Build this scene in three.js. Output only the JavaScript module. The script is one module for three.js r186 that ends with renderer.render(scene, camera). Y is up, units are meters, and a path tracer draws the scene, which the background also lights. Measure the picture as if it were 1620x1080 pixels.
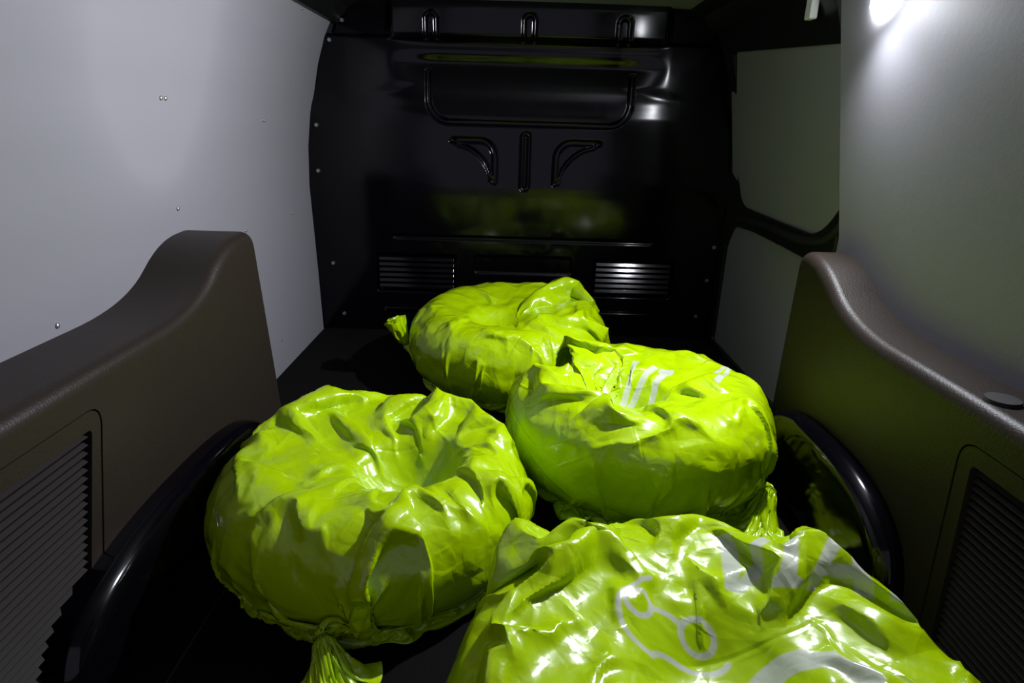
import * as THREE from 'three';
import { RoundedBoxGeometry } from 'three/addons/geometries/RoundedBoxGeometry.js';
import { Brush, Evaluator, SUBTRACTION } from 'three-bvh-csg';

// ------------------------------------------------------------------ camera, light, exposure
const scene = new THREE.Scene();
scene.background = new THREE.Color().setRGB(0.30, 0.285, 0.37); // dim bluish evening outside, entering through the open rear doors behind the camera
const camera = new THREE.PerspectiveCamera(2 * Math.atan(0.54) * 180 / Math.PI, 1.5, 0.02, 30);
camera.position.set(-0.03, 0.85, 0);
camera.rotation.order = 'YXZ';
camera.rotation.set(-18.879 * Math.PI / 180, -0.333 * Math.PI / 180, 1.7 * Math.PI / 180);
scene.add(camera);
const renderer = new THREE.WebGLRenderer({ antialias: true });
renderer.toneMapping = THREE.LinearToneMapping;
renderer.toneMappingExposure = 1.0;
renderer.shadowMap.enabled = true;
renderer.shadowMap.type = THREE.PCFSoftShadowMap;
const LAMP = { x: 0.738, y: 1.118, z: -1.47, power: 13.2 };

// ------------------------------------------------------------------ helpers
let seed = 7;
function rnd() { seed = (seed * 1664525 + 1013904223) >>> 0; return seed / 4294967296; }
const used = {};
function numbered(n) { const k = used[n] = (used[n] || 0) + 1; return k === 1 ? n : n + '_' + String(k - 1).padStart(3, '0'); }
function mesh(name, geo, mat, parent) {
  const m = new THREE.Mesh(geo, mat);
  m.name = parent ? name : numbered(name); m.castShadow = m.receiveShadow = true;
  (parent || scene).add(m); return m;
}
function group(name, pos = [0, 0, 0]) { const g = new THREE.Group(); g.name = numbered(name); g.position.set(...pos); scene.add(g); return g; }
function tag(o, label, category, grp) { o.userData.label = label; o.userData.category = category; if (grp) o.userData.group = grp; return o; }
function structure(o, label, category) { o.userData.kind = 'structure'; tag(o, label, category); return o; }
const smooth = (a, b, x) => { const t = Math.min(1, Math.max(0, (x - a) / (b - a))); return t * t * (3 - 2 * t); };
const lerp = (a, b, t) => a + (b - a) * t;
function table(pts, y) { // smooth piecewise curve through [y, value]
  if (y <= pts[0][0]) return pts[0][1];
  for (let i = 1; i < pts.length; i++) if (y <= pts[i][0]) return lerp(pts[i - 1][1], pts[i][1], (y - pts[i - 1][0]) / (pts[i][0] - pts[i - 1][0]));
  return pts[pts.length - 1][1];
}
function noiseTexture(size, cells, lo, hi, seed0) { // layered value noise, for fine relief and roughness
  const old = seed; seed = seed0;
  const d = new Uint8Array(size * size * 4), acc = new Float32Array(size * size);
  let amp = 1, tot = 0;
  for (let o = 0; o < 4; o++) {
    const n = cells << o, g = new Float32Array(n * n).map(() => rnd());
    for (let y = 0; y < size; y++) for (let x = 0; x < size; x++) {
      const fx = x / size * n, fy = y / size * n, ix = fx | 0, iy = fy | 0, ux = smooth(0, 1, fx - ix), uy = smooth(0, 1, fy - iy);
      const a = g[iy * n + ix], b = g[iy * n + (ix + 1) % n], c = g[(iy + 1) % n * n + ix], e = g[(iy + 1) % n * n + (ix + 1) % n];
      acc[y * size + x] += amp * lerp(lerp(a, b, ux), lerp(c, e, ux), uy);
    }
    tot += amp; amp *= 0.6;
  }
  for (let i = 0; i < size * size; i++) { const v = Math.round(255 * lerp(lo, hi, acc[i] / tot)); d[4 * i] = d[4 * i + 1] = d[4 * i + 2] = v; d[4 * i + 3] = 255; }
  const t = new THREE.DataTexture(d, size, size); t.wrapS = t.wrapT = THREE.RepeatWrapping; t.magFilter = THREE.LinearFilter; t.minFilter = THREE.LinearMipmapLinearFilter; t.generateMipmaps = true; t.needsUpdate = true;
  seed = old; return t;
}
const rep = (t, x, y = x) => { const c = t.clone(); c.repeat.set(x, y); c.needsUpdate = true; return c; };
const fine = noiseTexture(256, 32, 0, 1, 11), coarse = noiseTexture(256, 6, 0.55, 1, 23);

// ------------------------------------------------------------------ materials
const M = {
  liner: new THREE.MeshStandardMaterial({ color: new THREE.Color().setRGB(0.212, 0.207, 0.228), roughness: 0.6, bumpMap: rep(fine, 6), bumpScale: 0.00008 }),
  black: new THREE.MeshPhysicalMaterial({ color: new THREE.Color().setRGB(0.0018, 0.0014, 0.0026), roughness: 0.15, roughnessMap: rep(coarse, 3), specularIntensity: 0.6 }),
  blackMatte: new THREE.MeshStandardMaterial({ color: new THREE.Color().setRGB(0.003, 0.0028, 0.0034), roughness: 0.45 }),
  rubber: new THREE.MeshStandardMaterial({ color: new THREE.Color().setRGB(0.003, 0.003, 0.003), roughness: 0.7 }),
  floor: new THREE.MeshPhysicalMaterial({ color: new THREE.Color().setRGB(0.0011, 0.0009, 0.0008), roughness: 0.9, specularIntensity: 0.3, bumpMap: rep(fine, 10), bumpScale: 0.0008 }),
  trim: new THREE.MeshPhysicalMaterial({ color: new THREE.Color().setRGB(0.021, 0.0155, 0.0115), roughness: 0.45, specularIntensity: 0.4, bumpMap: rep(fine, 14), bumpScale: 0.0005 }),
  slat: new THREE.MeshPhysicalMaterial({ specularIntensity: 0.5, color: new THREE.Color().setRGB(0.024, 0.0205, 0.019), roughness: 0.5 }),
  steel: new THREE.MeshStandardMaterial({ color: 0xb8b8b4, roughness: 0.35, metalness: 0.9 }),
  white: new THREE.MeshStandardMaterial({ color: 0xd8d8d6, roughness: 0.45 }),
  lens: new THREE.MeshStandardMaterial({ color: 0xffffff, emissive: 0xf4f8ff, emissiveIntensity: 90, roughness: 0.4 }),
};

// ------------------------------------------------------------------ van body
const wallProfile = [[0, 0.825], [0.3, 0.832], [0.6, 0.835], [0.75, 0.828], [0.9, 0.808], [1.05, 0.775], [1.15, 0.742], [1.22, 0.705]];
const wx = y => table(wallProfile, y);
function wallGeo(side, z0, z1, y0, y1, off, th, shape) { // curved sheet with thickness following the body side
  const ny = 40, nz = 4, P = [], U = [], I = [];
  const put = (x, y, z) => { P.push(side * x, y, z); U.push(z, y); };
  for (const o of [off, off + th]) for (let j = 0; j <= ny; j++) for (let k = 0; k <= nz; k++) { const y = lerp(y0, y1, j / ny); put(wx(y) + o, y, lerp(z0, z1, k / nz)); }
  const n1 = (ny + 1) * (nz + 1), id = (l, j, k) => l * n1 + j * (nz + 1) + k;
  const quad = (a, b, c, d) => side > 0 ? I.push(a, b, c, a, c, d) : I.push(a, c, b, a, d, c);
  for (let j = 0; j < ny; j++) for (let k = 0; k < nz; k++) { quad(id(0, j, k), id(0, j, k + 1), id(0, j + 1, k + 1), id(0, j + 1, k)); quad(id(1, j, k), id(1, j + 1, k), id(1, j + 1, k + 1), id(1, j, k + 1)); }
  for (let j = 0; j < ny; j++) { quad(id(0, j, 0), id(0, j + 1, 0), id(1, j + 1, 0), id(1, j, 0)); quad(id(0, j, nz), id(1, j, nz), id(1, j + 1, nz), id(0, j + 1, nz)); }
  const g = new THREE.BufferGeometry(); g.setAttribute('position', new THREE.Float32BufferAttribute(P, 3)); g.setAttribute('uv', new THREE.Float32BufferAttribute(U, 2)); g.setIndex(I); g.computeVertexNormals(); return g;
}
const BZ = -2.6, REAR = 0.35;
// flat outline (z, y) laid on the right body side and given thickness
function sidePlate(outline, holes, off, th, side = 1, seg = 24) {
  const s = new THREE.Shape(outline.map(([z, y]) => new THREE.Vector2(z, y)));
  for (const h of holes || []) s.holes.push(new THREE.Path(h.map(([z, y]) => new THREE.Vector2(z, y))));
  const g = new THREE.ExtrudeGeometry(s, { depth: th, bevelEnabled: false, curveSegments: seg });
  const p = g.attributes.position;
  for (let i = 0; i < p.count; i++) { const z = p.getX(i), y = p.getY(i), d = p.getZ(i); p.setXYZ(i, side * (wx(y) + off - d), y, z); }
  if (side < 0) { const a = g.attributes.position.array; for (let t = 0; t < a.length; t += 9) for (let k = 0; k < 3; k++) { const q = a[t + 3 + k]; a[t + 3 + k] = a[t + 6 + k]; a[t + 6 + k] = q; } }
  g.computeVertexNormals(); return g;
}
function densify(pts, step = 0.03, closed = true) {
  const out = []; const n = pts.length;
  for (let i = 0; i < (closed ? n : n - 1); i++) { const a = pts[i], b = pts[(i + 1) % n], k = Math.max(1, Math.ceil(Math.hypot(b[0] - a[0], b[1] - a[1]) / step)); for (let j = 0; j < k; j++) out.push([lerp(a[0], b[0], j / k), lerp(a[1], b[1], j / k)]); }
  if (!closed) out.push(pts[n - 1]);
  return out;
}
function roundPoly(pts, radii, seg = 8) { // polygon with rounded corners
  const out = [], n = pts.length;
  for (let i = 0; i < n; i++) {
    const p = pts[i], a = pts[(i + n - 1) % n], b = pts[(i + 1) % n], r = Array.isArray(radii) ? radii[i] : radii;
    if (!r) { out.push(p); continue; }
    const la = Math.hypot(a[0] - p[0], a[1] - p[1]), lb = Math.hypot(b[0] - p[0], b[1] - p[1]), ra = Math.min(r, la * 0.49), rb = Math.min(r, lb * 0.49);
    const A = [p[0] + (a[0] - p[0]) * ra / la, p[1] + (a[1] - p[1]) * ra / la], B = [p[0] + (b[0] - p[0]) * rb / lb, p[1] + (b[1] - p[1]) * rb / lb];
    for (let k = 0; k <= seg; k++) { const t = k / seg, u = 1 - t; out.push([u * u * A[0] + 2 * u * t * p[0] + t * t * B[0], u * u * A[1] + 2 * u * t * p[1] + t * t * B[1]]); }
  }
  return out;
}

const floor = structure(mesh('floor', new THREE.BoxGeometry(1.8, 0.04, REAR - BZ + 0.1).translate(0, -0.02, (REAR + BZ) / 2), M.floor), 'black rubber load floor of the van', 'floor');
mesh('floor_seam', new THREE.BoxGeometry(0.004, 0.003, 1.0).translate(-0.555, 0.0015, -0.55), M.rubber, floor);
structure(mesh('ceiling', new THREE.BoxGeometry(1.7, 0.03, REAR - BZ + 0.1).translate(0, 1.285, (REAR + BZ) / 2), M.liner), 'grey roof liner of the van', 'ceiling');
const wallL = structure(mesh('wall_left', wallGeo(-1, REAR, BZ + 0.015, 0, 1.2, 0, 0.02), M.liner), 'pale grey panelled side wall of the van with small screws', 'wall');
// roof rails above the liners
for (const s of [-1, 1]) {
  const sh = new THREE.Shape([[0.70, 1.19], [0.755, 1.195], [0.82, 1.30], [0.55, 1.30], [0.60, 1.272], [0.655, 1.245]].map(([x, y]) => new THREE.Vector2(x * s, y)));
  structure(mesh(s < 0 ? 'trim_1' : 'trim_2', new THREE.ExtrudeGeometry(sh, { depth: REAR - BZ, bevelEnabled: false }).translate(0, 0, BZ), M.blackMatte), s < 0 ? 'black roof rail along the top of the pale side wall' : 'black roof rail above the side door and the lamp', 'rail');
}
function screw(parent, x, y, z, nx, r = 0.005) {
  const g = new THREE.SphereGeometry(r, 12, 8).scale(0.6, 1, 1).translate(x + nx * r * 0.25, y, z); return mesh('screw', g, M.steel, parent);
}
for (const [y, z] of [[0.885, -1.486], [0.885, -1.505], [0.843, -2.098], [0.843, -2.085], [0.49, -1.07], [0.526, -1.912], [0.638, -1.536], [0.523, -2.335], [1.185, -2.265], [0.115, -2.099]]) screw(wallL, -wx(y), y, z, 1);

// right side: fixed liner, door with blanked window
const linerR = [[REAR, 0], [REAR, 1.21], [-1.67, 1.21], [-1.655, 1.1], [-1.628, 0.984], [-1.603, 0.871], [-1.60, 0.769], [-1.619, 0.683], [-1.67, 0.616], [-1.70, 0.59], [-1.70, 0]];
const wallR = structure(mesh('wall_right', sidePlate(densify(linerR, 0.025), null, 0.02, 0.02), M.liner), 'grey panelled side wall behind the right wheel arch trim', 'wall');
for (const [y, z] of [[0.902, -1.585], [0.492, -1.154], [1.025, -1.185]]) screw(wallR, wx(y), y, z, -1);
const door = group('door_1'); structure(door, 'sliding side door with blanked grey window and black frame', 'door');
const flush = pts => pts.map(([z, y]) => [z * 0.962, 0.85 - (0.85 - y) * 0.962]);
const dOut = densify([[BZ + 0.01, 0], [-1.67, 0], [-1.67, 0.6], [-1.61, 0.68], [-1.585, 0.769], [-1.588, 0.871], [-1.61, 0.984], [-1.645, 1.15], [-1.65, 1.21], [BZ + 0.01, 1.21]], 0.03);
const winEdge = flush([[-2.593, 1.131], [-1.904, 1.08], [-1.736, 1.068], [-1.719, 0.947], [-1.701, 0.857], [-1.704, 0.763], [-1.73, 0.679], [-1.80, 0.605], [-1.884, 0.565], [-2.119, 0.568], [-2.488, 0.576], [-2.54, 0.61], [-2.60, 0.916]]);
const win = roundPoly(winEdge, [0.02, 0, 0.015, 0.05, 0.05, 0.05, 0.05, 0.05, 0.04, 0.02, 0.03, 0.03, 0.05], 5);
const low = roundPoly([[-2.52, 0.02], [-1.72, 0.02], [-1.72, 0.50], [-2.0, 0.51], [-2.27, 0.515], [-2.48, 0.505], [-2.535, 0.42]], [0.02, 0.01, 0.02, 0.02, 0.03, 0.04, 0.03], 6);
mesh('door_frame', sidePlate(dOut, [densify(win, 0.03), densify(low, 0.03)], 0.055, 0.06), M.blackMatte, door);
mesh('window_blank', sidePlate(densify([[-2.56, 0.53], [-1.60, 0.53], [-1.60, 1.13], [-2.56, 1.13]], 0.03), null, 0.03, 0.02), M.liner, door);
mesh('door_panel', sidePlate(densify([[-2.56, 0], [-1.69, 0], [-1.69, 0.528], [-2.56, 0.528]], 0.03), null, 0.03, 0.02), M.liner, door);
{ // rubber seal following the door opening
  const pts = [[-2.441, 0.54], [-2.147, 0.553], [-1.875, 0.553], [-1.742, 0.573], [-1.67, 0.616], [-1.619, 0.683], [-1.60, 0.769], [-1.603, 0.871], [-1.628, 0.984], [-1.651, 1.068], [-1.668, 1.15], [-1.675, 1.2]].map(([z, y]) => new THREE.Vector3(wx(y) - 0.004, y, z));
  mesh('door_seal', new THREE.TubeGeometry(new THREE.CatmullRomCurve3(pts), 110, 0.013, 10), M.rubber, door);
  mesh('hole_plug', new THREE.CylinderGeometry(0.008, 0.008, 0.006, 16).rotateZ(Math.PI / 2).translate(wx(0.52) + 0.008, 0.512, -2.07), M.rubber, door);
}

// ------------------------------------------------------------------ bulkhead (pressed sheet steel)
const segd = (x, y, ax, ay, bx, by) => { const dx = bx - ax, dy = by - ay, t = Math.min(1, Math.max(0, ((x - ax) * dx + (y - ay) * dy) / (dx * dx + dy * dy))); return Math.hypot(x - ax - dx * t, y - ay - dy * t); };
const polyd = (x, y, pts) => { let d = 9; for (let i = 1; i < pts.length; i++) d = Math.min(d, segd(x, y, pts[i - 1][0], pts[i - 1][1], pts[i][0], pts[i][1])); return d; };
const rbox = (x, y, cx, cy, hx, hy, r) => { const a = Math.abs(x - cx) - hx + r, b = Math.abs(y - cy) - hy + r; return Math.hypot(Math.max(a, 0), Math.max(b, 0)) + Math.min(Math.max(a, b), 0) - r; };
const arcPts = (cx, cy, rx, ry, a0, a1, n = 12) => Array.from({ length: n + 1 }, (_, i) => { const a = lerp(a0, a1, i / n) * Math.PI / 180; return [cx + rx * Math.cos(a), cy + ry * Math.sin(a)]; });
const wingOuter = [[-0.27, 0.79], ...arcPts(-0.165, 0.725, 0.062, 0.066, 90, 0), [-0.103, 0.635]];
const wingInner = [[-0.27, 0.79], ...arcPts(-0.275, 0.62, 0.16, 0.155, 80, 8, 14), [-0.117, 0.635]];
const mir = (pts, c) => pts.map(([x, y]) => [2 * c - x, y]);
const bulkProfile = [[0, 0.0], [0.1, 0.006], [0.4, 0.022], [0.58, 0.034], [0.62, 0.036], [0.84, 0.036], [0.88, 0.0348], [0.91, 0.032], [0.94, 0.030], [0.97, 0.027], [1.0, 0.022], [1.03, 0.015], [1.06, 0.007], [1.066, 0.007], [1.10, 0.019], [1.13, 0.019], [1.142, 0.024], [1.148, 0.052], [1.155, 0.058], [1.25, 0.068], [1.28, 0.068]];
function bulk(x, y) {
  const ax = x - 0.015;
  // the profile is smoothed over a small window
  let z = 0; for (let k = -2; k <= 2; k++) z += table(bulkProfile, y + k * 0.004) / 5;
  const ew = lerp(0.56, 0.335, smooth(0.92, 1.0, y)), edge = smooth(ew, ew + 0.2, Math.abs(ax)); // side columns are plainer
  const side = 0.03 - 0.02 * smooth(0.66, 0.80, Math.abs(x));
  const up = smooth(0.86, 0.98, y);
  z = lerp(z, lerp(z, side, up), (y < 1.142 ? edge : smooth(0.50, 0.53, Math.abs(ax))));
  if (y > 1.142) z -= 0.06 * x * x * smooth(1.142, 1.155, y);
  const groove = (d, w, depth) => depth * (1 - smooth(w * 0.45, w, d));
  // window field outline
  const wd = Math.abs(rbox(x, y, 0.025, 1.06, 0.385, 0.205, 0.08)); if (y < 1.04) z -= groove(wd, 0.012, 0.009);
  // wings and rib
  z -= groove(polyd(x, y, wingOuter), 0.013, 0.009); z -= groove(polyd(x, y, wingInner), 0.009, 0.007);
  z -= groove(polyd(x, y, mir(wingOuter, 0.016)), 0.013, 0.009); z -= groove(polyd(x, y, mir(wingInner, 0.016)), 0.009, 0.007);
  z -= groove(Math.abs(rbox(x, y, 0.016, 0.715, 0.013, 0.105, 0.012)), 0.009, 0.008);
  // slots pressed into the top beam
  for (const cx of [-0.345, 0.016, 0.362]) z -= groove(Math.abs(rbox(x, y, cx, 1.165, 0.02, 0.062, 0.018)), 0.009, 0.009) * (y > 1.14 ? 1 : 0);
  // lower pressings
  z -= groove(Math.abs(y - 0.408) + Math.max(0, Math.abs(ax) - 0.52), 0.010, 0.006);
  z -= 0.006 * (1 - smooth(-0.004, 0.006, rbox(x, y, 0.02, 0.30, 0.2, 0.035, 0.012)));
  for (const cx of [-0.421, 0.479]) z -= 0.02 * (1 - smooth(-0.003, 0.004, rbox(x, y, cx, 0.255, 0.165, 0.078, 0.01)));
  z += 0.010 * (1 - smooth(-0.008, 0.008, rbox(x, y, 0.0, 0.05, 0.56, 0.05, 0.01)));
  return z;
}
{
  const nx = 420, ny = 318, P = [], U = [], I = [];
  for (let j = 0; j <= ny; j++) for (let i = 0; i <= nx; i++) { const x = lerp(-0.86, 0.86, i / nx), y = lerp(0, 1.28, j / ny); P.push(x, y, BZ + bulk(x, y)); U.push(x, y); }
  for (let j = 0; j < ny; j++) for (let i = 0; i < nx; i++) { const a = j * (nx + 1) + i, b = a + 1, c = a + nx + 1, d = c + 1; I.push(a, b, d, a, d, c); }
  const g = new THREE.BufferGeometry(); g.setAttribute('position', new THREE.Float32BufferAttribute(P, 3)); g.setAttribute('uv', new THREE.Float32BufferAttribute(U, 2)); g.setIndex(I); g.computeVertexNormals();
  const wb = structure(mesh('wall_back', g, M.black), 'glossy black pressed steel bulkhead with ribs and two louvred vents', 'bulkhead');
  mesh('backing_sheet', new THREE.BoxGeometry(1.76, 1.3, 0.02).translate(0, 0.65, BZ - 0.06), M.blackMatte, wb);
  // louvre slats, tipped upwards
  const slat = new RoundedBoxGeometry(0.31, 0.0155, 0.004, 2, 0.0018);
  for (const cx of [-0.421, 0.479]) for (let k = 0; k < 6; k++) {
    const s = mesh('vent_slat', slat, M.black, wb); s.position.set(cx, 0.313 - k * 0.0225, BZ + 0.013); s.rotation.x = -24 * Math.PI / 180;
  }
  mesh('ledge', new RoundedBoxGeometry(1.1, 0.012, 0.02, 2, 0.004).translate(0.0, 0.103, BZ + 0.02), M.black, wb);
  for (const [x, y] of [[-0.79, 0.83], [-0.795, 0.66], [-0.765, 0.29], [-0.735, 0.07], [-0.725, 1.13], [-0.70, 1.20], [-0.68, 1.20], [0.80, 0.40], [0.79, 0.26], [0.765, 0.10]]) {
    const b = mesh('bolt', new THREE.CylinderGeometry(0.007, 0.008, 0.008, 6).rotateX(Math.PI / 2).translate(x, y, BZ + bulk(x, y) + 0.004), M.steel, wb);
  }
}

// ------------------------------------------------------------------ wheel arch trims and arches
function archTrim(side) {
  const g = group('wheel_arch_trim'); g.userData.kind = 'structure';
  const X = v => side * v;
  const backTop = side < 0 ? -1.60 : -1.55, backBot = side < 0 ? -1.69 : -1.57;
  const prof = roundPoly([[REAR - 0.02, 0.0], [REAR - 0.02, 0.472], [-1.27, 0.472], [-1.44, 0.578], [backTop, 0.585], [backBot, 0]], [0, 0.02, 0.16, 0.08, 0.05, 0], 12);
  const gEnd = side < 0 ? [[-0.905, 0.405], [-0.79, 0.0]] : [[-0.865, 0.405], [-0.83, 0.0]];
  // grille opening in (z, y)
  const ring = off => roundPoly([[-0.1 + off, 0.03 - off * 0.4], [gEnd[1][0] - off, 0.03 - off * 0.4], [gEnd[0][0] - off + 0.01, gEnd[0][1] - 0.025 + off], [-0.1 + off, gEnd[0][1] - 0.025 + off]], [0.005, 0.005, 0.012 + off * 0.9, 0.01], 8);
  const extr = (outer, holes, x0, x1, bevel) => {
    const s = new THREE.Shape(outer.map(([z, y]) => new THREE.Vector2(z, y)));
    for (const h of holes) s.holes.push(new THREE.Path(h.map(([z, y]) => new THREE.Vector2(z, y))));
    const ge = new THREE.ExtrudeGeometry(s, { depth: x1 - x0 - bevel, bevelEnabled: bevel > 0, bevelThickness: bevel, bevelSize: bevel, bevelOffset: -bevel, bevelSegments: 6, curveSegments: 8 });
    // shape x is world z; the extrusion runs inwards from the wall
    const p = ge.attributes.position; for (let i = 0; i < p.count; i++) { const z = p.getX(i), y = p.getY(i), d = p.getZ(i); p.setXYZ(i, side * (x1 - d), y, z); }
    if (side < 0) flip(ge);
    ge.computeVertexNormals(); return ge;
  };
  const solid = new Brush(extr(prof, [], 0.68, 0.83, 0.024)), cut = new Brush(extr(ring(0.032), [], 0.60, 0.75, 0)); solid.updateMatrixWorld(); cut.updateMatrixWorld();
  const ev = new Evaluator(); ev.useGroups = false; const res = ev.evaluate(solid, cut, SUBTRACTION);
  mesh('panel', creased(res.geometry.index ? res.geometry.toNonIndexed() : res.geometry), M.trim, g);
  mesh('grille_frame', creased(extr(ring(0.0295), [ring(0.0)], 0.6815, 0.73, 0.0)), M.trim, g);
  // slats, one prism each
  const zEnd = y => lerp(gEnd[1][0], gEnd[0][0] + 0.01, (y - 0.03) / (gEnd[0][1] - 0.055)) + 0.002;
  const n = 27, y0 = 0.034, y1 = gEnd[0][1] - 0.028, pitch = (y1 - y0) / n;
  for (let k = 0; k < n; k++) {
    const ya = y0 + pitch * k, za = zEnd(ya + pitch / 2), zb = -0.102;
    const s = new THREE.Shape([[0.700, ya + pitch * 0.10], [0.6865, ya + pitch * 0.28], [0.6935, ya + pitch * 0.62], [0.702, ya + pitch * 0.55]].map(([x, y]) => new THREE.Vector2(side * x, y)));
    mesh('slat', new THREE.ExtrudeGeometry(s, { depth: zb - za, bevelEnabled: false }).translate(0, 0, za), M.slat, g);
  }
  mesh('grille_back', new THREE.BoxGeometry(0.006, 0.46, 1.0).translate(X(0.72), 0.23, -0.5), M.rubber, g);
  if (side > 0) mesh('cap', new THREE.CylinderGeometry(0.024, 0.026, 0.006, 28).translate(0.725, 0.475, -0.885), M.rubber, g);
  tag(g, side < 0 ? 'brown plastic wheel arch trim against the bright pale wall' : 'brown plastic wheel arch trim with black round cap on top', 'trim panel');
}
function flip(ge) { if (ge.index) { const a = ge.index.array; for (let t = 0; t < a.length; t += 3) { const q = a[t + 1]; a[t + 1] = a[t + 2]; a[t + 2] = q; } return; } for (const at of Object.values(ge.attributes)) { const a = at.array, n = at.itemSize; for (let t = 0; t < a.length; t += 3 * n) for (let k = 0; k < n; k++) { const q = a[t + n + k]; a[t + n + k] = a[t + 2 * n + k]; a[t + 2 * n + k] = q; } } }
function creased(ge, ang = 32) { // smooth shading below the crease angle
  const g = ge.index ? ge.toNonIndexed() : ge, p = g.attributes.position.array, nf = p.length / 9, fn = new Float32Array(nf * 3), map = new Map();
  for (let f = 0; f < nf; f++) {
    const o = f * 9, ux = p[o + 3] - p[o], uy = p[o + 4] - p[o + 1], uz = p[o + 5] - p[o + 2], vx = p[o + 6] - p[o], vy = p[o + 7] - p[o + 1], vz = p[o + 8] - p[o + 2];
    fn[f * 3] = uy * vz - uz * vy; fn[f * 3 + 1] = uz * vx - ux * vz; fn[f * 3 + 2] = ux * vy - uy * vx;
    for (let k = 0; k < 3; k++) { const key = [0, 1, 2].map(c => Math.round(p[o + k * 3 + c] * 2e4)).join(); if (!map.has(key)) map.set(key, []); map.get(key).push(f); }
  }
  const N = new Float32Array(p.length), cs = Math.cos(ang * Math.PI / 180);
  for (let f = 0; f < nf; f++) { const l = Math.hypot(fn[f * 3], fn[f * 3 + 1], fn[f * 3 + 2]) || 1;
    for (let k = 0; k < 3; k++) { const o = f * 9 + k * 3, key = [0, 1, 2].map(c => Math.round(p[o + c] * 2e4)).join(); let x = 0, y = 0, z = 0;
      for (const h of map.get(key)) { const m = Math.hypot(fn[h * 3], fn[h * 3 + 1], fn[h * 3 + 2]) || 1; if ((fn[f * 3] * fn[h * 3] + fn[f * 3 + 1] * fn[h * 3 + 1] + fn[f * 3 + 2] * fn[h * 3 + 2]) / (l * m) > cs) { x += fn[h * 3]; y += fn[h * 3 + 1]; z += fn[h * 3 + 2]; } }
      const q = Math.hypot(x, y, z) || 1; N[o] = x / q; N[o + 1] = y / q; N[o + 2] = z / q; } }
  g.setAttribute('normal', new THREE.BufferAttribute(N, 3)); return g;
}
archTrim(-1); archTrim(1);
function wheelArch(side) {
  const zc = side < 0 ? -1.09 : -1.22, hl = side < 0 ? 0.40 : 0.31, top = side < 0 ? 0.188 : 0.235;
  const pts = []; for (let i = 0; i <= 48; i++) { const a = Math.PI * i / 48, c = Math.cos(a), s = Math.sin(a); pts.push([zc + hl * Math.sign(c) * Math.pow(Math.abs(c), 0.8), top * Math.pow(s, 0.62)]); }
  const s = new THREE.Shape(pts.map(([z, y]) => new THREE.Vector2(z, y)));
  const ge = new THREE.ExtrudeGeometry(s, { depth: 0.16, bevelEnabled: true, bevelThickness: 0.035, bevelSize: 0.035, bevelOffset: -0.035, bevelSegments: 8, curveSegments: 8 });
  const p = ge.attributes.position; for (let i = 0; i < p.count; i++) { const z = p.getX(i), y = p.getY(i), d = p.getZ(i); p.setXYZ(i, side * (0.63 + 0.195 - d), y, z); }
  if (side < 0) flip(ge);
  const m = mesh('wheel_arch', creased(ge, 40), M.black);
  m.userData.kind = 'structure';
  tag(m, side < 0 ? 'glossy scuffed black wheel arch beside the bag with the dipped centre' : 'glossy black wheel arch below the trim with round cap', 'wheel arch');
}
wheelArch(-1); wheelArch(1);

// ------------------------------------------------------------------ lamp
{
  const g = group('led_lamp', [LAMP.x, LAMP.y, LAMP.z]);
  tag(g, 'small bright white lamp fixed high on the side wall', 'lamp');
  mesh('housing', new RoundedBoxGeometry(0.03, 0.05, 0.12, 3, 0.008).translate(0.022, 0.012, 0), M.white, g);
  mesh('lens', new THREE.SphereGeometry(0.042, 24, 16).scale(0.62, 0.95, 1.3).translate(0, 0, 0), M.lens, g);
  const l = new THREE.SpotLight(0xf3f6ff, LAMP.power, 0, 1.56, 1, 2); l.position.set(-0.0272, -0.002, 0); l.target.position.set(-0.92, -0.48, 0.22); g.add(l.target); l.target.name = 'lamp_aim'; l.castShadow = true; l.shadow.radius = 1; l.shadow.mapSize.set(2048, 2048); l.shadow.bias = -0.0005; l.shadow.camera.near = 0.01; g.add(l); l.name = 'lamp_light';
  const b = mesh('bracket', new RoundedBoxGeometry(0.02, 0.05, 0.035, 2, 0.004), M.white); b.position.set(0.715, 1.15, -1.79);
  tag(b, 'small white bracket on the black door frame', 'bracket');
}

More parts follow.
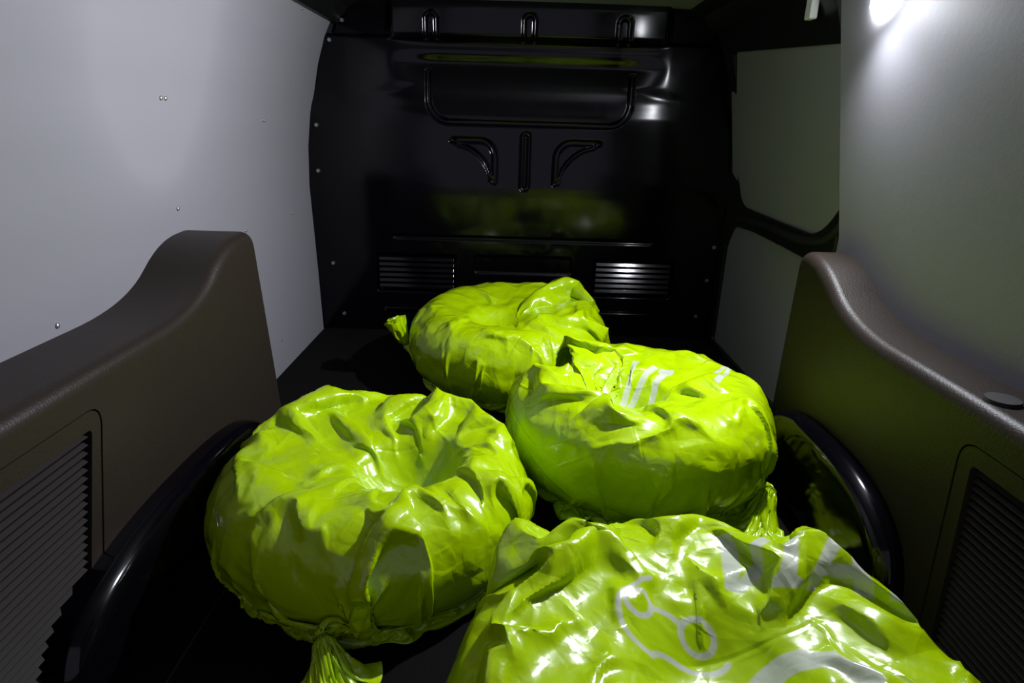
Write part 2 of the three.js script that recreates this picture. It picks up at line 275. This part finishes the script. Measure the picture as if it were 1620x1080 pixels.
// ------------------------------------------------------------------ bags: film simulated over a tyre
const G = 9.8;
function makeTyre(t) { // oriented tyre with signed distance
  const e = new THREE.Euler(t.tiltX || 0, 0, t.tiltZ || 0), q = new THREE.Matrix4().makeRotationFromEuler(e).elements;
  return { c: t.c, R: t.R, h: t.h, ri: t.ri, m: q, rd: t.rd || Math.min(0.1, t.h / 2 - 0.005), dip: t.dip || 0.05, rb: t.R - Math.min(0.1, t.h / 2 - 0.005), rc: t.rc || 0.12, hx: t.hx || 0, hz: t.hz || 0 };
}
function pushOut(T, P, o, margin, bias) { // returns true on contact
  const x = P[o] - T.c[0], y = P[o + 1] - T.c[1], z = P[o + 2] - T.c[2], m = T.m;
  const lx = m[0] * x + m[1] * y + m[2] * z, ly = m[4] * x + m[5] * y + m[6] * z, lz = m[8] * x + m[9] * y + m[10] * z;
  const rho = Math.sqrt(lx * lx + lz * lz); if (rho > T.R + margin || ly > T.h / 2 + margin || ly < -T.h / 2 - margin) return false;
  if (bias > 0 && rho < T.rb) { const fl = T.h / 2 - 0.03 * Math.pow(1 - (rho / T.rb) * (rho / T.rb), 1.2) - T.dip * Math.pow(Math.max(0, 1 - ((lx - T.hx) * (lx - T.hx) + (lz - T.hz) * (lz - T.hz)) / (T.rc * T.rc)), 1.2); if (ly < fl + margin && ly > -T.h * 0.3) { const k = fl + margin - ly; P[o] += k * m[4]; P[o + 1] += k * m[5]; P[o + 2] += k * m[6]; return true; } return false; }
  const rm = (T.R + T.ri) / 2, wr = (T.R - T.ri) / 2 - T.rd, hh = T.h / 2 - T.rd;
  const sx = rho >= rm ? 1 : -1, sy = ly >= 0 ? 1 : -1, dx = Math.abs(rho - rm) - wr, dy = Math.abs(ly) - hh;
  let d, gx, gy;
  if (dx > 0 && dy > 0) { const l = Math.sqrt(dx * dx + dy * dy); d = l - T.rd; gx = dx / l; gy = dy / l; } else if (dx > dy && !(bias * sy > 0 && dy > -0.09 && dx < -0.004)) { d = dx - T.rd; gx = 1; gy = 0; } else { d = dy - T.rd; gx = 0; gy = 1; }
  if (d >= margin) return false;
  const k = margin - d; gx *= sx; gy *= sy;
  const il = rho > 1e-6 ? 1 / rho : 0, wxl = gx * lx * il, wyl = gy, wzl = gx * lz * il;
  P[o] += k * (m[0] * wxl + m[4] * wyl + m[8] * wzl); P[o + 1] += k * (m[1] * wxl + m[5] * wyl + m[9] * wzl); P[o + 2] += k * (m[2] * wxl + m[6] * wyl + m[10] * wzl);
  return true;
}
function buildLevel(bag, d, grow) {
  const nw = Math.round(bag.W / d), nA = 2 * nw, nB = Math.round((bag.L + bag.T) / d) + 1, kb = Math.round(bag.L / d), N = nA * nB;
  const id = (a, b) => { a = ((a % nA) + nA) % nA; if (b === 0 && a > nw) a = nA - a; return b * nA + a; };
  const ci = [], cj = [], cr = [], ck = [];
  const hum = (i, j) => { const a = i % nA * bag.W / nw, b = Math.floor(i / nA) * bag.W / nw; return 0.5 + 0.25 * Math.sin(a * 31 + bag.seed + 2 * Math.sin(b * 17)) + 0.25 * Math.sin(b * 37 + 1.7 * bag.seed + 2 * Math.sin(a * 23)); };
  const add = (i, j, r, k) => { if (i !== j) { ci.push(i); cj.push(j); cr.push(r * (1 + (grow - 1) * 2 * hum(i, j))); ck.push(k); } };
  const da = bag.W / nw, db = (bag.L + bag.T) / (nB - 1), dd = Math.hypot(da, db);
  for (let b = 0; b < nB; b++) for (let a = 0; a < nA; a++) {
    if (b === 0 && a >= nw) continue;
    add(id(a, b), id(a + 1, b), da, 1);
    if (b + 1 < nB) { add(id(a, b), id(a, b + 1), db, 1); add(id(a, b), id(a + 1, b + 1), dd, 0.6); add(id(a + 1, b), id(a, b + 1), dd, 0.6); }
    if (b > 0) add(id(a, b), id(a + 2, b), 2 * da, bag.bend);
    if (b > 0 && b + 2 < nB) add(id(a, b), id(a, b + 2), 2 * db, bag.bend);
    if (d < 0.015 && d > 0.008 && b > 0) { add(id(a, b), id(a + 4, b), 4 * da, bag.bend4); if (b + 4 < nB) add(id(a, b), id(a, b + 4), 4 * db, bag.bend4); }
  }
  return { nw, nA, nB, kb, N, id, ci: Int32Array.from(ci, v => v * 3), cj: Int32Array.from(cj, v => v * 3), cr: Float64Array.from(cr), ck: Float64Array.from(ck), da, db };
}
function solveEdges(Q, ci, cj, cr, ck, im, nc) {
  for (let c = 0; c < nc; c++) {
    const i = ci[c], j = cj[c], wi = im[i], wj = im[j], w = wi + wj; if (w === 0) continue;
    const dx = Q[j] - Q[i], dy = Q[j + 1] - Q[i + 1], dz = Q[j + 2] - Q[i + 2], len = Math.sqrt(dx * dx + dy * dy + dz * dz) + 1e-9;
    const k = ck[c] * (len - cr[c]) / (len * w), kx = k * dx, ky = k * dy, kz = k * dz;
    Q[i] += kx * wi; Q[i + 1] += ky * wi; Q[i + 2] += kz * wi; Q[j] -= kx * wj; Q[j + 1] -= ky * wj; Q[j + 2] -= kz * wj;
  }
}
function collide(Q, prev, im, N, nA, nw, T, O, fr) {
  const xlo = -0.622, xhi = 0.645, zlo = BZ + 0.07;
  for (let i = 0; i < N; i++) {
    const o = i * 3; if (im[o] === 0) continue;
    let hit = pushOut(T, Q, o, 0.006, i % nA < nw ? 1 : -1);
    for (let k = 0; k < O.length; k++) pushOut(O[k], Q, o, 0.014, 0);
    if (Q[o + 1] < 0.006) { Q[o + 1] = 0.006; hit = true; }
    if (Q[o] < xlo) Q[o] = xlo; else if (Q[o] > xhi) Q[o] = xhi; if (Q[o + 2] < zlo) Q[o + 2] = zlo;
    if (hit && fr > 0) { Q[o] += fr * (prev[o] - Q[o]); Q[o + 2] += fr * (prev[o + 2] - Q[o + 2]); }
  }
}
function filmNormals(P, L) {
  const { nA, nB, N, id } = L, n = new Float64Array(N * 3);
  const tri = (i, j, k) => { const x1 = P[j] - P[i], y1 = P[j + 1] - P[i + 1], z1 = P[j + 2] - P[i + 2], x2 = P[k] - P[i], y2 = P[k + 1] - P[i + 1], z2 = P[k + 2] - P[i + 2], nx = y1 * z2 - z1 * y2, ny = z1 * x2 - x1 * z2, nz = x1 * y2 - y1 * x2; n[i] += nx; n[i + 1] += ny; n[i + 2] += nz; n[j] += nx; n[j + 1] += ny; n[j + 2] += nz; n[k] += nx; n[k + 1] += ny; n[k + 2] += nz; };
  for (let b = 0; b + 1 < nB; b++) for (let a = 0; a < nA; a++) { const q0 = id(a, b) * 3, q1 = id(a + 1, b) * 3, q2 = id(a + 1, b + 1) * 3, q3 = id(a, b + 1) * 3; tri(q0, q1, q2); tri(q0, q2, q3); }
  for (let i = 0; i < N * 3; i += 3) { const l = Math.hypot(n[i], n[i + 1], n[i + 2]) || 1; n[i] /= l; n[i + 1] /= l; n[i + 2] /= l; }
  return n;
}
// film relief along the normal; the film faces out with sign -1 for this winding
function crumple(P, L, n, fields, sign) {
  const { nA, nB, kb, da, db } = L;
  for (let b = 0; b < nB; b++) for (let a = 0; a < nA; a++) {
    if (b === 0 && a > nA / 2) continue; const i = (b * nA + a) * 3, x = Math.min(a, nA - a) * da + (a > nA / 2 ? 5 : 0), y = b * db;
    const w = Math.min(1, Math.min(a, nA - a, Math.abs(nA / 2 - a)) * da / 0.03) * Math.min(1, b * db / 0.03) * Math.min(1, Math.abs(b - kb) * db / 0.08); let h = 0; for (const f of fields) h += f(x, y); h *= w * sign;
    for (let c = 0; c < 3; c++) P[i + c] += n[i + c] * h; if (P[i + 1] < 0.004) P[i + 1] = 0.004;
  }
}
// film creases sharply between nearly flat facets: bilateral filtering of the face normals, then the vertices follow
function sharpen(P, L, rounds, sigma) {
  const { nA, nB, N, id, kb } = L, nf = nA * (nB - 1), fn = new Float64Array(nf * 3), fc = new Float64Array(nf * 3), f2 = new Float64Array(nf * 3), is = 1 / (2 * sigma * sigma);
  const faces = () => { for (let b = 0; b + 1 < nB; b++) for (let a = 0; a < nA; a++) { const f = (b * nA + a) * 3, p = id(a, b) * 3, q = id(a + 1, b) * 3, r = id(a + 1, b + 1) * 3, t = id(a, b + 1) * 3, x1 = P[r] - P[p], y1 = P[r + 1] - P[p + 1], z1 = P[r + 2] - P[p + 2], x2 = P[t] - P[q], y2 = P[t + 1] - P[q + 1], z2 = P[t + 2] - P[q + 2]; let nx = y1 * z2 - z1 * y2, ny = z1 * x2 - x1 * z2, nz = x1 * y2 - y1 * x2; const l = Math.sqrt(nx * nx + ny * ny + nz * nz) + 1e-12; fn[f] = nx / l; fn[f + 1] = ny / l; fn[f + 2] = nz / l; for (let c = 0; c < 3; c++) fc[f + c] = (P[p + c] + P[q + c] + P[r + c] + P[t + c]) / 4; } };
  faces();
  for (let k = 0; k < rounds; k++) {
    for (let b = 0; b + 1 < nB; b++) for (let a = 0; a < nA; a++) {
      const f = (b * nA + a) * 3, nx = fn[f], ny = fn[f + 1], nz = fn[f + 2]; let sx = nx, sy = ny, sz = nz;
      for (let j = -1; j <= 1; j++) { const bb = b + j; if (bb < 0 || bb >= nB - 1) continue; for (let i = -1; i <= 1; i++) { if (i === 0 && j === 0) continue; const g = (bb * nA + (a + i + nA) % nA) * 3, dx = fn[g] - nx, dy = fn[g + 1] - ny, dz = fn[g + 2] - nz, w = Math.exp(-(dx * dx + dy * dy + dz * dz) * is); sx += w * fn[g]; sy += w * fn[g + 1]; sz += w * fn[g + 2]; } }
      const l = Math.sqrt(sx * sx + sy * sy + sz * sz) + 1e-12; f2[f] = sx / l; f2[f + 1] = sy / l; f2[f + 2] = sz / l;
    }
    fn.set(f2);
  }
  const keep = Float64Array.from(fn);
  for (let k = 0; k < rounds; k++) {
    faces(); fn.set(keep);
    for (let b = 1; b + 1 < nB; b++) { if (Math.abs(b - kb) < 8) continue; for (let a = 0; a < nA; a++) { const v = (b * nA + a) * 3; let x = 0, y = 0, z = 0;
      for (let j = -1; j <= 0; j++) for (let i = -1; i <= 0; i++) { const f = ((b + j) * nA + (a + i + nA) % nA) * 3, d = fn[f] * (fc[f] - P[v]) + fn[f + 1] * (fc[f + 1] - P[v + 1]) + fn[f + 2] * (fc[f + 2] - P[v + 2]); x += fn[f] * d; y += fn[f + 1] * d; z += fn[f + 2] * d; }
      P[v] += x / 4; P[v + 1] = Math.max(0.004, P[v + 1] + y / 4); P[v + 2] += z / 4; } }
  }
}
function relax(P, L, rounds, k) {
  const { nA, nB, kb } = L;
  for (let r = 0; r < rounds; r++) { const o = Float64Array.from(P); for (let b = 1; b + 1 < nB; b++) { if (Math.abs(b - kb) < 3) continue; for (let a = 0; a < nA; a++) { const v = (b * nA + a) * 3, l = (b * nA + (a + nA - 1) % nA) * 3, q = (b * nA + (a + 1) % nA) * 3, d = v - nA * 3, u = v + nA * 3; for (let c = 0; c < 3; c++) P[v + c] += k * ((o[l + c] + o[q + c] + o[d + c] + o[u + c]) / 4 - o[v + c]); } } }
}
function simulate(bag, others) {
  const T = makeTyre(bag.tyre), O = others.filter(t => Math.hypot(t.c[0] - bag.tyre.c[0], t.c[2] - bag.tyre.c[2]) < 0.85).map(makeTyre), [cx, cy, cz] = bag.tyre.c, ph = bag.phi, ux = Math.cos(ph), uz = Math.sin(ph), vx = -uz, vz = ux;
  const K = bag.knot, k0 = [cx + ux * 0.5, 0.12, cz + uz * 0.5];
  let P = null, L = null;
  const levels = [[0.02, 230, 6, 1], [0.0105, 80, 5, bag.grow || 1.10], [0.0058, 20, 3, 1.13]];
  levels.forEach(([d, steps, iters, grow], li) => {
    const l = buildLevel(bag, d, grow), Q = new Float64Array(l.N * 3);
    if (li === 0) {
      for (let b = 0; b < l.nB; b++) for (let a = 0; a < l.nA; a++) {
        const s = b / l.kb, t = a / l.nw * Math.PI; let p, q, x;
        if (s <= 1) { x = lerp(-bag.back, 0.5, s); const e = smooth(0, 0.25, s), n = smooth(1, 0.72, s); p = lerp(0.015, lerp(bag.W * 0.49, bag.W * 0.42, e), n); q = lerp(0.012, 0.02 + 0.17 * Math.sqrt(e), n); }
        else { const f = (s - 1) * bag.L / bag.T; x = 0.5 + bag.T * 0.8 * f; p = 0.015 + 0.2 * f; q = 0.012 + 0.04 * f; }
        if (b === 0) q = 0;
        const lat = Math.cos(t) * p, up = Math.sin(t) * q, o = (b * l.nA + a) * 3;
        Q[o] = cx + ux * x + vx * lat; Q[o + 1] = Math.max(0.005, cy + 0.015 + up); Q[o + 2] = cz + uz * x + vz * lat;
      }
    } else {
      const cub = (p0, p1, p2, p3, t) => p1 + 0.5 * t * (p2 - p0 + t * (2 * p0 - 5 * p1 + 4 * p2 - p3 + t * (3 * (p1 - p2) + p3 - p0)));
      for (let b = 0; b < l.nB; b++) for (let a = 0; a < l.nA; a++) {
        const fa = a / l.nA * L.nA, fb = b / (l.nB - 1) * (L.nB - 1), ia = Math.floor(fa), ib = Math.min(L.nB - 2, Math.floor(fb)), ta = fa - ia, tb = fb - ib, o = (b * l.nA + a) * 3;
        const rows = [-1, 0, 1, 2].map(k => Math.min(L.nB - 1, Math.max(0, ib + k)));
        for (let c = 0; c < 3; c++) { const v = rows.map(r => cub(P[L.id(ia - 1, r) * 3 + c], P[L.id(ia, r) * 3 + c], P[L.id(ia + 1, r) * 3 + c], P[L.id(ia + 2, r) * 3 + c], ta)); Q[o + c] = cub(v[0], v[1], v[2], v[3], tb); }
      }
    }
    if (li) { const n0 = filmNormals(Q, l); let up = 0; for (let i = 0; i < l.N; i++) if (Q[i * 3 + 1] > cy + 0.08) up += n0[i * 3 + 1];
      const f = li === 1 ? facetField(bag.cell || 0.07, 0.014, bag.seed) : facetField((bag.cell || 0.07) * 0.5, 0.005, bag.seed + 50); crumple(Q, l, n0, [(x, y) => Math.max(0, f(x, y) + (li === 1 ? 0.006 : 0.002))], up >= 0 ? 1 : -1); }
    const N = l.N, prev = Float64Array.from(Q), V = new Float64Array(N * 3), im = new Float64Array(N * 3).fill(1);
    if (li === 0) { const old = seed; seed = bag.seed; for (let i = 0; i < N * 3; i++) Q[i] += (rnd() - 0.5) * 0.004; seed = old; }
    const pin = []; for (let b = l.kb - 0; b <= l.kb + (li ? 1 : 0); b++) for (let a = 0; a < l.nA; a++) { const i = b * l.nA + a; im[i * 3] = 0; pin.push([i, a / l.nA * Math.PI * 2, b - l.kb]); }
    const td = bag.tail, tl = Math.hypot(...td), tdn = td.map(v => v / tl), e1 = new THREE.Vector3(...tdn).cross(new THREE.Vector3(0.3, 1, 0.2)).normalize(), e2 = new THREE.Vector3(...tdn).cross(e1);
    const dt = 1 / 90, { ci, cj, cr, ck } = l, nc = ci.length;
    for (let s = 0; s < steps; s++) {
      const f = li === 0 ? smooth(0, 0.45, s / steps) : 1, kp = [0, 1, 2].map(c => lerp(k0[c], K[c], f));
      const damp = li === 0 ? 0.985 : 0.93, ease = li === 0 ? 1 - smooth(0.45, 0.6, s / steps) : 0, gv = lerp(0.5, 4, ease), suck = lerp(1.2, bag.suck, ease);
      for (let i = 0; i < N; i++) {
        const o = i * 3; if (im[o] === 0) continue;
        prev[o] = Q[o]; prev[o + 1] = Q[o + 1]; prev[o + 2] = Q[o + 2];
        const rx = Q[o] - cx, rz = Q[o + 2] - cz, r = Math.hypot(rx, rz) + 1e-6, tail = Math.floor(i / l.nA) > l.kb;
        const inw = tail ? 0 : suck * smooth(T.R * 0.75, T.R, r) * (1 + 2 * smooth(cy + 0.05, cy - 0.06, Q[o + 1]));
        V[o] = V[o] * damp - inw * rx / r * dt; V[o + 1] = V[o + 1] * damp - (tail ? bag.tailG : gv) * dt; V[o + 2] = V[o + 2] * damp - inw * rz / r * dt;
        { const px = rx - T.hx, pz = rz - T.hz; if (!tail && Q[o + 1] > cy && px * px + pz * pz < T.rc * T.rc) V[o + 1] -= 9 * dt; }
        if (tail) { V[o] += td[0] * dt; V[o + 1] += td[1] * dt; V[o + 2] += td[2] * dt; }
        Q[o] += V[o] * dt; Q[o + 1] += V[o + 1] * dt; Q[o + 2] += V[o + 2] * dt;
      }
      for (const [i, a, w] of pin) { const r = 0.013, o = i * 3, c = Math.cos(a) * r, q = Math.sin(a) * r; for (let k = 0; k < 3; k++) Q[o + k] = kp[k] + c * e1.getComponent(k) + q * e2.getComponent(k) + tdn[k] * w * l.db; }
      for (let it = 0; it < iters; it++) {
        solveEdges(Q, ci, cj, cr, ck, im, nc);
        collide(Q, prev, im, N, l.nA, l.nw, T, O, it === iters - 1 ? (li === 0 ? 0.35 : 0.8) : 0);
      }
      for (let i = 0; i < N; i++) { const o = i * 3; for (let k = 0; k < 3; k++) { let v = (Q[o + k] - prev[o + k]) / dt; if (v > 3) v = 3; else if (v < -3) v = -3; V[o + k] = v; } }
      if (l.id(l.nA - 1, 0) !== l.nA - 1) for (let a = l.nw + 1; a < l.nA; a++) { const o = a * 3, w = (l.nA - a) * 3; for (let k = 0; k < 3; k++) { Q[o + k] = Q[w + k]; V[o + k] = 0; } }
    }
    P = Q; L = l;
  });
  return { P, L };
}
// facets: continuous piecewise-flat relief of handled film over a jittered triangle lattice, in flat film coordinates (metres)
function facetField(cell, amp, sd) {
  const cache = new Map();
  const site = (i, j) => { const k = (i + 500) * 4099 + j + 500; let s = cache.get(k); if (!s) { let h = (Math.imul(i + 977, 374761393) ^ Math.imul(j + 641, 668265263) ^ Math.imul(sd + 1, 974711)) >>> 0; const r = () => { h = Math.imul(h ^ (h >>> 15), 2246822519) >>> 0; h = (h ^ (h >>> 13)) >>> 0; h = Math.imul(h, 3266489917) >>> 0; return ((h ^ (h >>> 16)) >>> 0) / 4294967296; }; s = [i + 0.72 * (r() - 0.5), j + 0.72 * (r() - 0.5), r() * 2 - 1, r()]; cache.set(k, s); } return s; };
  const inTri = (x, y, a, b, c) => { const d = (b[1] - c[1]) * (a[0] - c[0]) + (c[0] - b[0]) * (a[1] - c[1]), u = ((b[1] - c[1]) * (x - c[0]) + (c[0] - b[0]) * (y - c[1])) / d, v = ((c[1] - a[1]) * (x - c[0]) + (a[0] - c[0]) * (y - c[1])) / d, w = 1 - u - v; return u >= -1e-6 && v >= -1e-6 && w >= -1e-6 ? u * a[2] + v * b[2] + w * c[2] : null; };
  const paint = (H, S, WU, LV) => { // add the relief to a height raster, triangle by triangle
    const nx = Math.ceil(WU / cell) + 1, ny = Math.ceil(LV / cell) + 1, kx = cell / WU * S, ky = cell / LV * S;
    const tri = (a, b, c) => { const i0 = Math.max(0, Math.ceil(Math.min(a[0], b[0], c[0]) * kx)), i1 = Math.min(S - 1, Math.floor(Math.max(a[0], b[0], c[0]) * kx)), j0 = Math.max(0, Math.ceil(Math.min(a[1], b[1], c[1]) * ky)), j1 = Math.min(S - 1, Math.floor(Math.max(a[1], b[1], c[1]) * ky));
      for (let j = j0; j <= j1; j++) for (let i = i0; i <= i1; i++) { const h = inTri(i / kx, j / ky, a, b, c); if (h !== null) H[j * S + i] = amp * h; } };
    for (let i = -1; i <= nx; i++) for (let j = -1; j <= ny; j++) { const a = site(i, j), b = site(i + 1, j), c = site(i + 1, j + 1), d = site(i, j + 1); if (a[3] > 0.5) { tri(a, b, c); tri(a, c, d); } else { tri(a, b, d); tri(b, c, d); } }
  };
  const at = (px, py) => { const x = px / cell, y = py / cell, ix = Math.floor(x), iy = Math.floor(y);
    for (let i = ix - 1; i <= ix + 1; i++) for (let j = iy - 1; j <= iy + 1; j++) { const a = site(i, j), b = site(i + 1, j), c = site(i + 1, j + 1), d = site(i, j + 1); const h = a[3] > 0.5 ? inTri(x, y, a, b, c) ?? inTri(x, y, a, c, d) : inTri(x, y, a, b, d) ?? inTri(x, y, b, c, d); if (h !== null) return amp * h; }
    return 0; };
  at.paint = paint; return at;
}
function bagPrint(onTop, c) { // white print of the bag on lime film, in flat film coordinates
  const S = 1024, cv = document.createElement('canvas'); cv.width = cv.height = S; const g = cv.getContext('2d');
  g.fillStyle = c; g.fillRect(0, 0, S, S);
  const x0 = onTop ? 0 : S / 2, w = S / 2;
  g.save(); g.beginPath(); g.rect(x0, 0, w, S); g.clip(); g.translate(x0, 0);
  g.fillStyle = g.strokeStyle = '#b9c1ac';
  return { cv, g, w, S };
}
function filmTexture(onTop, draw) {
  const { cv, g, w, S } = bagPrint(onTop, '#a4c500');
  draw(g, w, S); g.restore();
  const t = new THREE.CanvasTexture(cv); t.colorSpace = THREE.SRGBColorSpace; t.flipY = false; t.wrapS = THREE.RepeatWrapping; return t;
}
function lettering(g, text, x, y, px, turn = 0) { g.save(); g.translate(x, y); g.rotate(turn); g.scale(0.66, 1); g.font = 'italic bold ' + px + 'px sans-serif'; g.textAlign = 'center'; g.textBaseline = 'middle'; g.fillText(text, 0, 0); g.restore(); }
function ringDrawing(g, x, y, k) { // line drawing: rounded outline with two joined rings
  g.save(); g.translate(x, y); g.scale(0.62 * k, k); g.lineWidth = 11; g.lineCap = g.lineJoin = 'round';
  g.beginPath(); g.ellipse(-48, -22, 26, 22, 0, 0, 7); g.stroke(); g.beginPath(); g.ellipse(52, 4, 28, 26, 0.2, 0, 7); g.stroke();
  g.beginPath(); g.moveTo(-24, -22); g.quadraticCurveTo(8, -26, 26, -6); g.stroke();
  g.beginPath(); g.moveTo(-30, -78); g.quadraticCurveTo(-70, -56, -84, -20); g.quadraticCurveTo(-92, 44, -28, 60); g.quadraticCurveTo(-16, 44, 20, 56); g.quadraticCurveTo(80, 66, 96, 40); g.stroke(); g.restore();
}
function hookMark(g, x, y, k) { g.save(); g.translate(x, y); g.scale(0.62 * k, k); g.lineWidth = 44; g.beginPath(); g.moveTo(-90, 10); g.quadraticCurveTo(-40, -60, 50, -22); g.quadraticCurveTo(120, 30, 50, 80); g.lineTo(140, 92); g.stroke(); g.restore(); }
const nearPrint = (g, w, S) => { lettering(g, 'VIANOR', w * 0.80, S * 0.205, 112, 0.12); ringDrawing(g, w * 0.47, S * 0.275, 0.62); hookMark(g, w * 0.62, S * 0.33, 0.55); };
const middlePrint = (g, w, S) => { lettering(g, 'VI', w * 0.52, S * 0.27, 150, 1.75); lettering(g, 'A', w * 0.60, S * 0.43, 120, 1.75); };
const nearTex = filmTexture(true, nearPrint), middleTex = filmTexture(true, middlePrint), underTex = filmTexture(false, nearPrint);
// fine relief of creased film: small flat facets and long straight fold lines, as heights in metres over the flat film
function filmRelief(sd) {
  const S = 1536, WU = 1.9, LV = 1.16, F = [facetField(0.05, 0.0042, sd), facetField(0.023, 0.0016, sd + 1), facetField(0.011, 0.0005, sd + 2)], d = new Float32Array(S * S * 4);
  const old = seed; seed = sd * 31 + 5; const lines = [];
  for (let k = 0; k < 90; k++) { const x = rnd() * WU, y = rnd() * LV, a = rnd() * Math.PI, l = 0.04 + rnd() * 0.14; lines.push([x, y, Math.cos(a), Math.sin(a), l, (rnd() - 0.4) * 0.0045, 0.004 + rnd() * 0.006]); }
  seed = old; const H = new Float32Array(S * S);
  for (const f of F) { const layer = new Float32Array(S * S); f.paint(layer, S, WU, LV); for (let i = 0; i < S * S; i++) H[i] += layer[i]; }
  for (const [x, y, c, s, l, am, w] of lines) { const r = l + w, i0 = Math.max(0, Math.floor((x - r) / WU * S)), i1 = Math.min(S - 1, Math.ceil((x + r) / WU * S)), j0 = Math.max(0, Math.floor((y - r) / LV * S)), j1 = Math.min(S - 1, Math.ceil((y + r) / LV * S)); for (let j = j0; j <= j1; j++) for (let i = i0; i <= i1; i++) { const px = i / S * WU - x, py = j / S * LV - y, t = px * c + py * s, n = Math.abs(py * c - px * s), e = 1 - Math.abs(t) / l; if (e > 0 && n < w) H[j * S + i] += am * (1 - n / w) * Math.min(1, e * 3); } }
  for (let i = 0; i < S * S; i++) { d[4 * i] = d[4 * i + 1] = d[4 * i + 2] = 0.5 + H[i] / 0.02; d[4 * i + 3] = 1; }
  const t = new THREE.DataTexture(d, S, S, THREE.RGBAFormat, THREE.FloatType); t.wrapS = THREE.RepeatWrapping; t.magFilter = THREE.LinearFilter; t.needsUpdate = true; return t;
}
const reliefs = [filmRelief(3), filmRelief(40)];
const film = (tex, k) => new THREE.MeshPhysicalMaterial({ map: tex, bumpMap: reliefs[k], bumpScale: 0.015, roughness: 0.25, specularIntensity: 0.75, clearcoat: 0.5, clearcoatRoughness: 0.06, side: THREE.DoubleSide, ior: 1.5 });
const filmNear = film(nearTex, 0), filmMiddle = film(middleTex, 1), filmUnder = film(underTex, 0);

const R90 = Math.PI / 2;
const bags = [
  { tyre: { c: [-0.295, 0.115, -1.14], R: 0.315, h: 0.205, ri: 0.10, dip: 0.10, rc: 0.115, hx: 0.075, hz: 0.02 }, phi: 1.50, W: 0.91, L: 1.05, T: 0.10, back: 0.42, knot: [-0.315, 0.07, -0.80], tail: [0.6, -0.5, 1.0], tailG: 2, suck: 3, bend: 0.04, bend4: 0.08, seed: 5, tex: filmUnder, label: 'green plastic bagged tyre with deep centre dip, knot facing forward beside the scuffed wheel arch' },
  { tyre: { c: [0.30, 0.14, -1.47], R: 0.325, h: 0.235, ri: 0.10, dip: 0.08, rc: 0.12, hx: -0.05, hz: 0.03 }, phi: 0.38, W: 0.93, L: 1.03, T: 0.12, back: 0.42, knot: [0.585, 0.07, -1.27], tail: [-1.5, -0.5, 1.5], tailG: 3, suck: 3, bend: 0.04, bend4: 0.08, seed: 17, tex: filmMiddle, label: 'green plastic bagged tyre with white print fragments around its dip, touching two other bags' },
  { tyre: { c: [-0.03, 0.15, -2.08], R: 0.33, h: 0.23, ri: 0.10, dip: 0.05, rc: 0.10, hx: -0.04, hz: 0.06, tiltX: 0.08 }, phi: 3.0, W: 0.94, L: 1.06, T: 0.085, back: 0.42, knot: [-0.375, 0.135, -2.03], tail: [-1, 2.2, -0.3], tailG: 0, suck: 3, bend: 0.04, bend4: 0.08, seed: 25, tex: filmUnder, label: 'green plastic bagged tyre with upright knotted tail, in front of the bulkhead vents' },
  { tyre: { c: [0.245, 0.125, -0.605], R: 0.34, h: 0.22, ri: 0.10, dip: 0.04 }, phi: 1.75, grow: 1.07, cell: 0.11, W: 1.06, L: 1.14, T: 0.15, back: 0.44, knot: [0.22, 0.08, -0.22], tail: [0, -2, 4], tailG: 7, suck: 1.5, bend: 0.04, bend4: 0.08, seed: 35, tex: filmNear, label: 'green plastic bagged tyre with white lettering and line drawing printed on top' },
];
bags.forEach((bag, bi) => {
  const { P, L } = simulate(bag, bags.filter(b => b !== bag).map(b => b.tyre));
  const { nA, nB, kb, da, db, id, N } = L;
  let n = filmNormals(P, L);
  // which way is out: the top of the film must face up
  let up = 0; for (let i = 0; i < N; i++) if (P[i * 3 + 1] > bag.tyre.c[1] + 0.08) up += n[i * 3 + 1]; const out = up >= 0 ? 1 : -1;
  sharpen(P, L, 8, 0.26); n = filmNormals(P, L);
  crumple(P, L, n, [facetField(0.062, 0.005, 3 + bi), facetField(0.03, 0.002, 13 + bi)], out);
  relax(P, L, 1, 0.3);
  n = filmNormals(P, L);
  const root = group('bagged_tyre', [bag.tyre.c[0], 0, bag.tyre.c[2]]);
  tag(root, bag.label, 'plastic bag', 'green bags in the van');
  const part = (name, b0, b1) => {
    const pos = [], nor = [], uv = [], I = [], st = nA + 1;
    for (let b = b0; b <= b1; b++) for (let a = 0; a <= nA; a++) { const i = id(a, b) * 3; pos.push(P[i] - bag.tyre.c[0], P[i + 1], P[i + 2] - bag.tyre.c[2]); nor.push(n[i] * out, n[i + 1] * out, n[i + 2] * out); uv.push(a / nA, b / (nB - 1)); }
    for (let b = 0; b < b1 - b0; b++) for (let a = 0; a < nA; a++) { const q = b * st + a; if (out > 0) I.push(q, q + 1, q + st + 1, q, q + st + 1, q + st); else I.push(q, q + st + 1, q + 1, q, q + st, q + st + 1); }
    const g = new THREE.BufferGeometry(); g.setAttribute('position', new THREE.Float32BufferAttribute(pos, 3)); g.setAttribute('normal', new THREE.Float32BufferAttribute(nor, 3)); g.setAttribute('uv', new THREE.Float32BufferAttribute(uv, 2)); g.setIndex(I);
    return mesh(name, g, bag.tex, root);
  };
  part('film_body', 0, kb); part('knotted_tail', kb, nB - 1);
});

renderer.render(scene, camera);
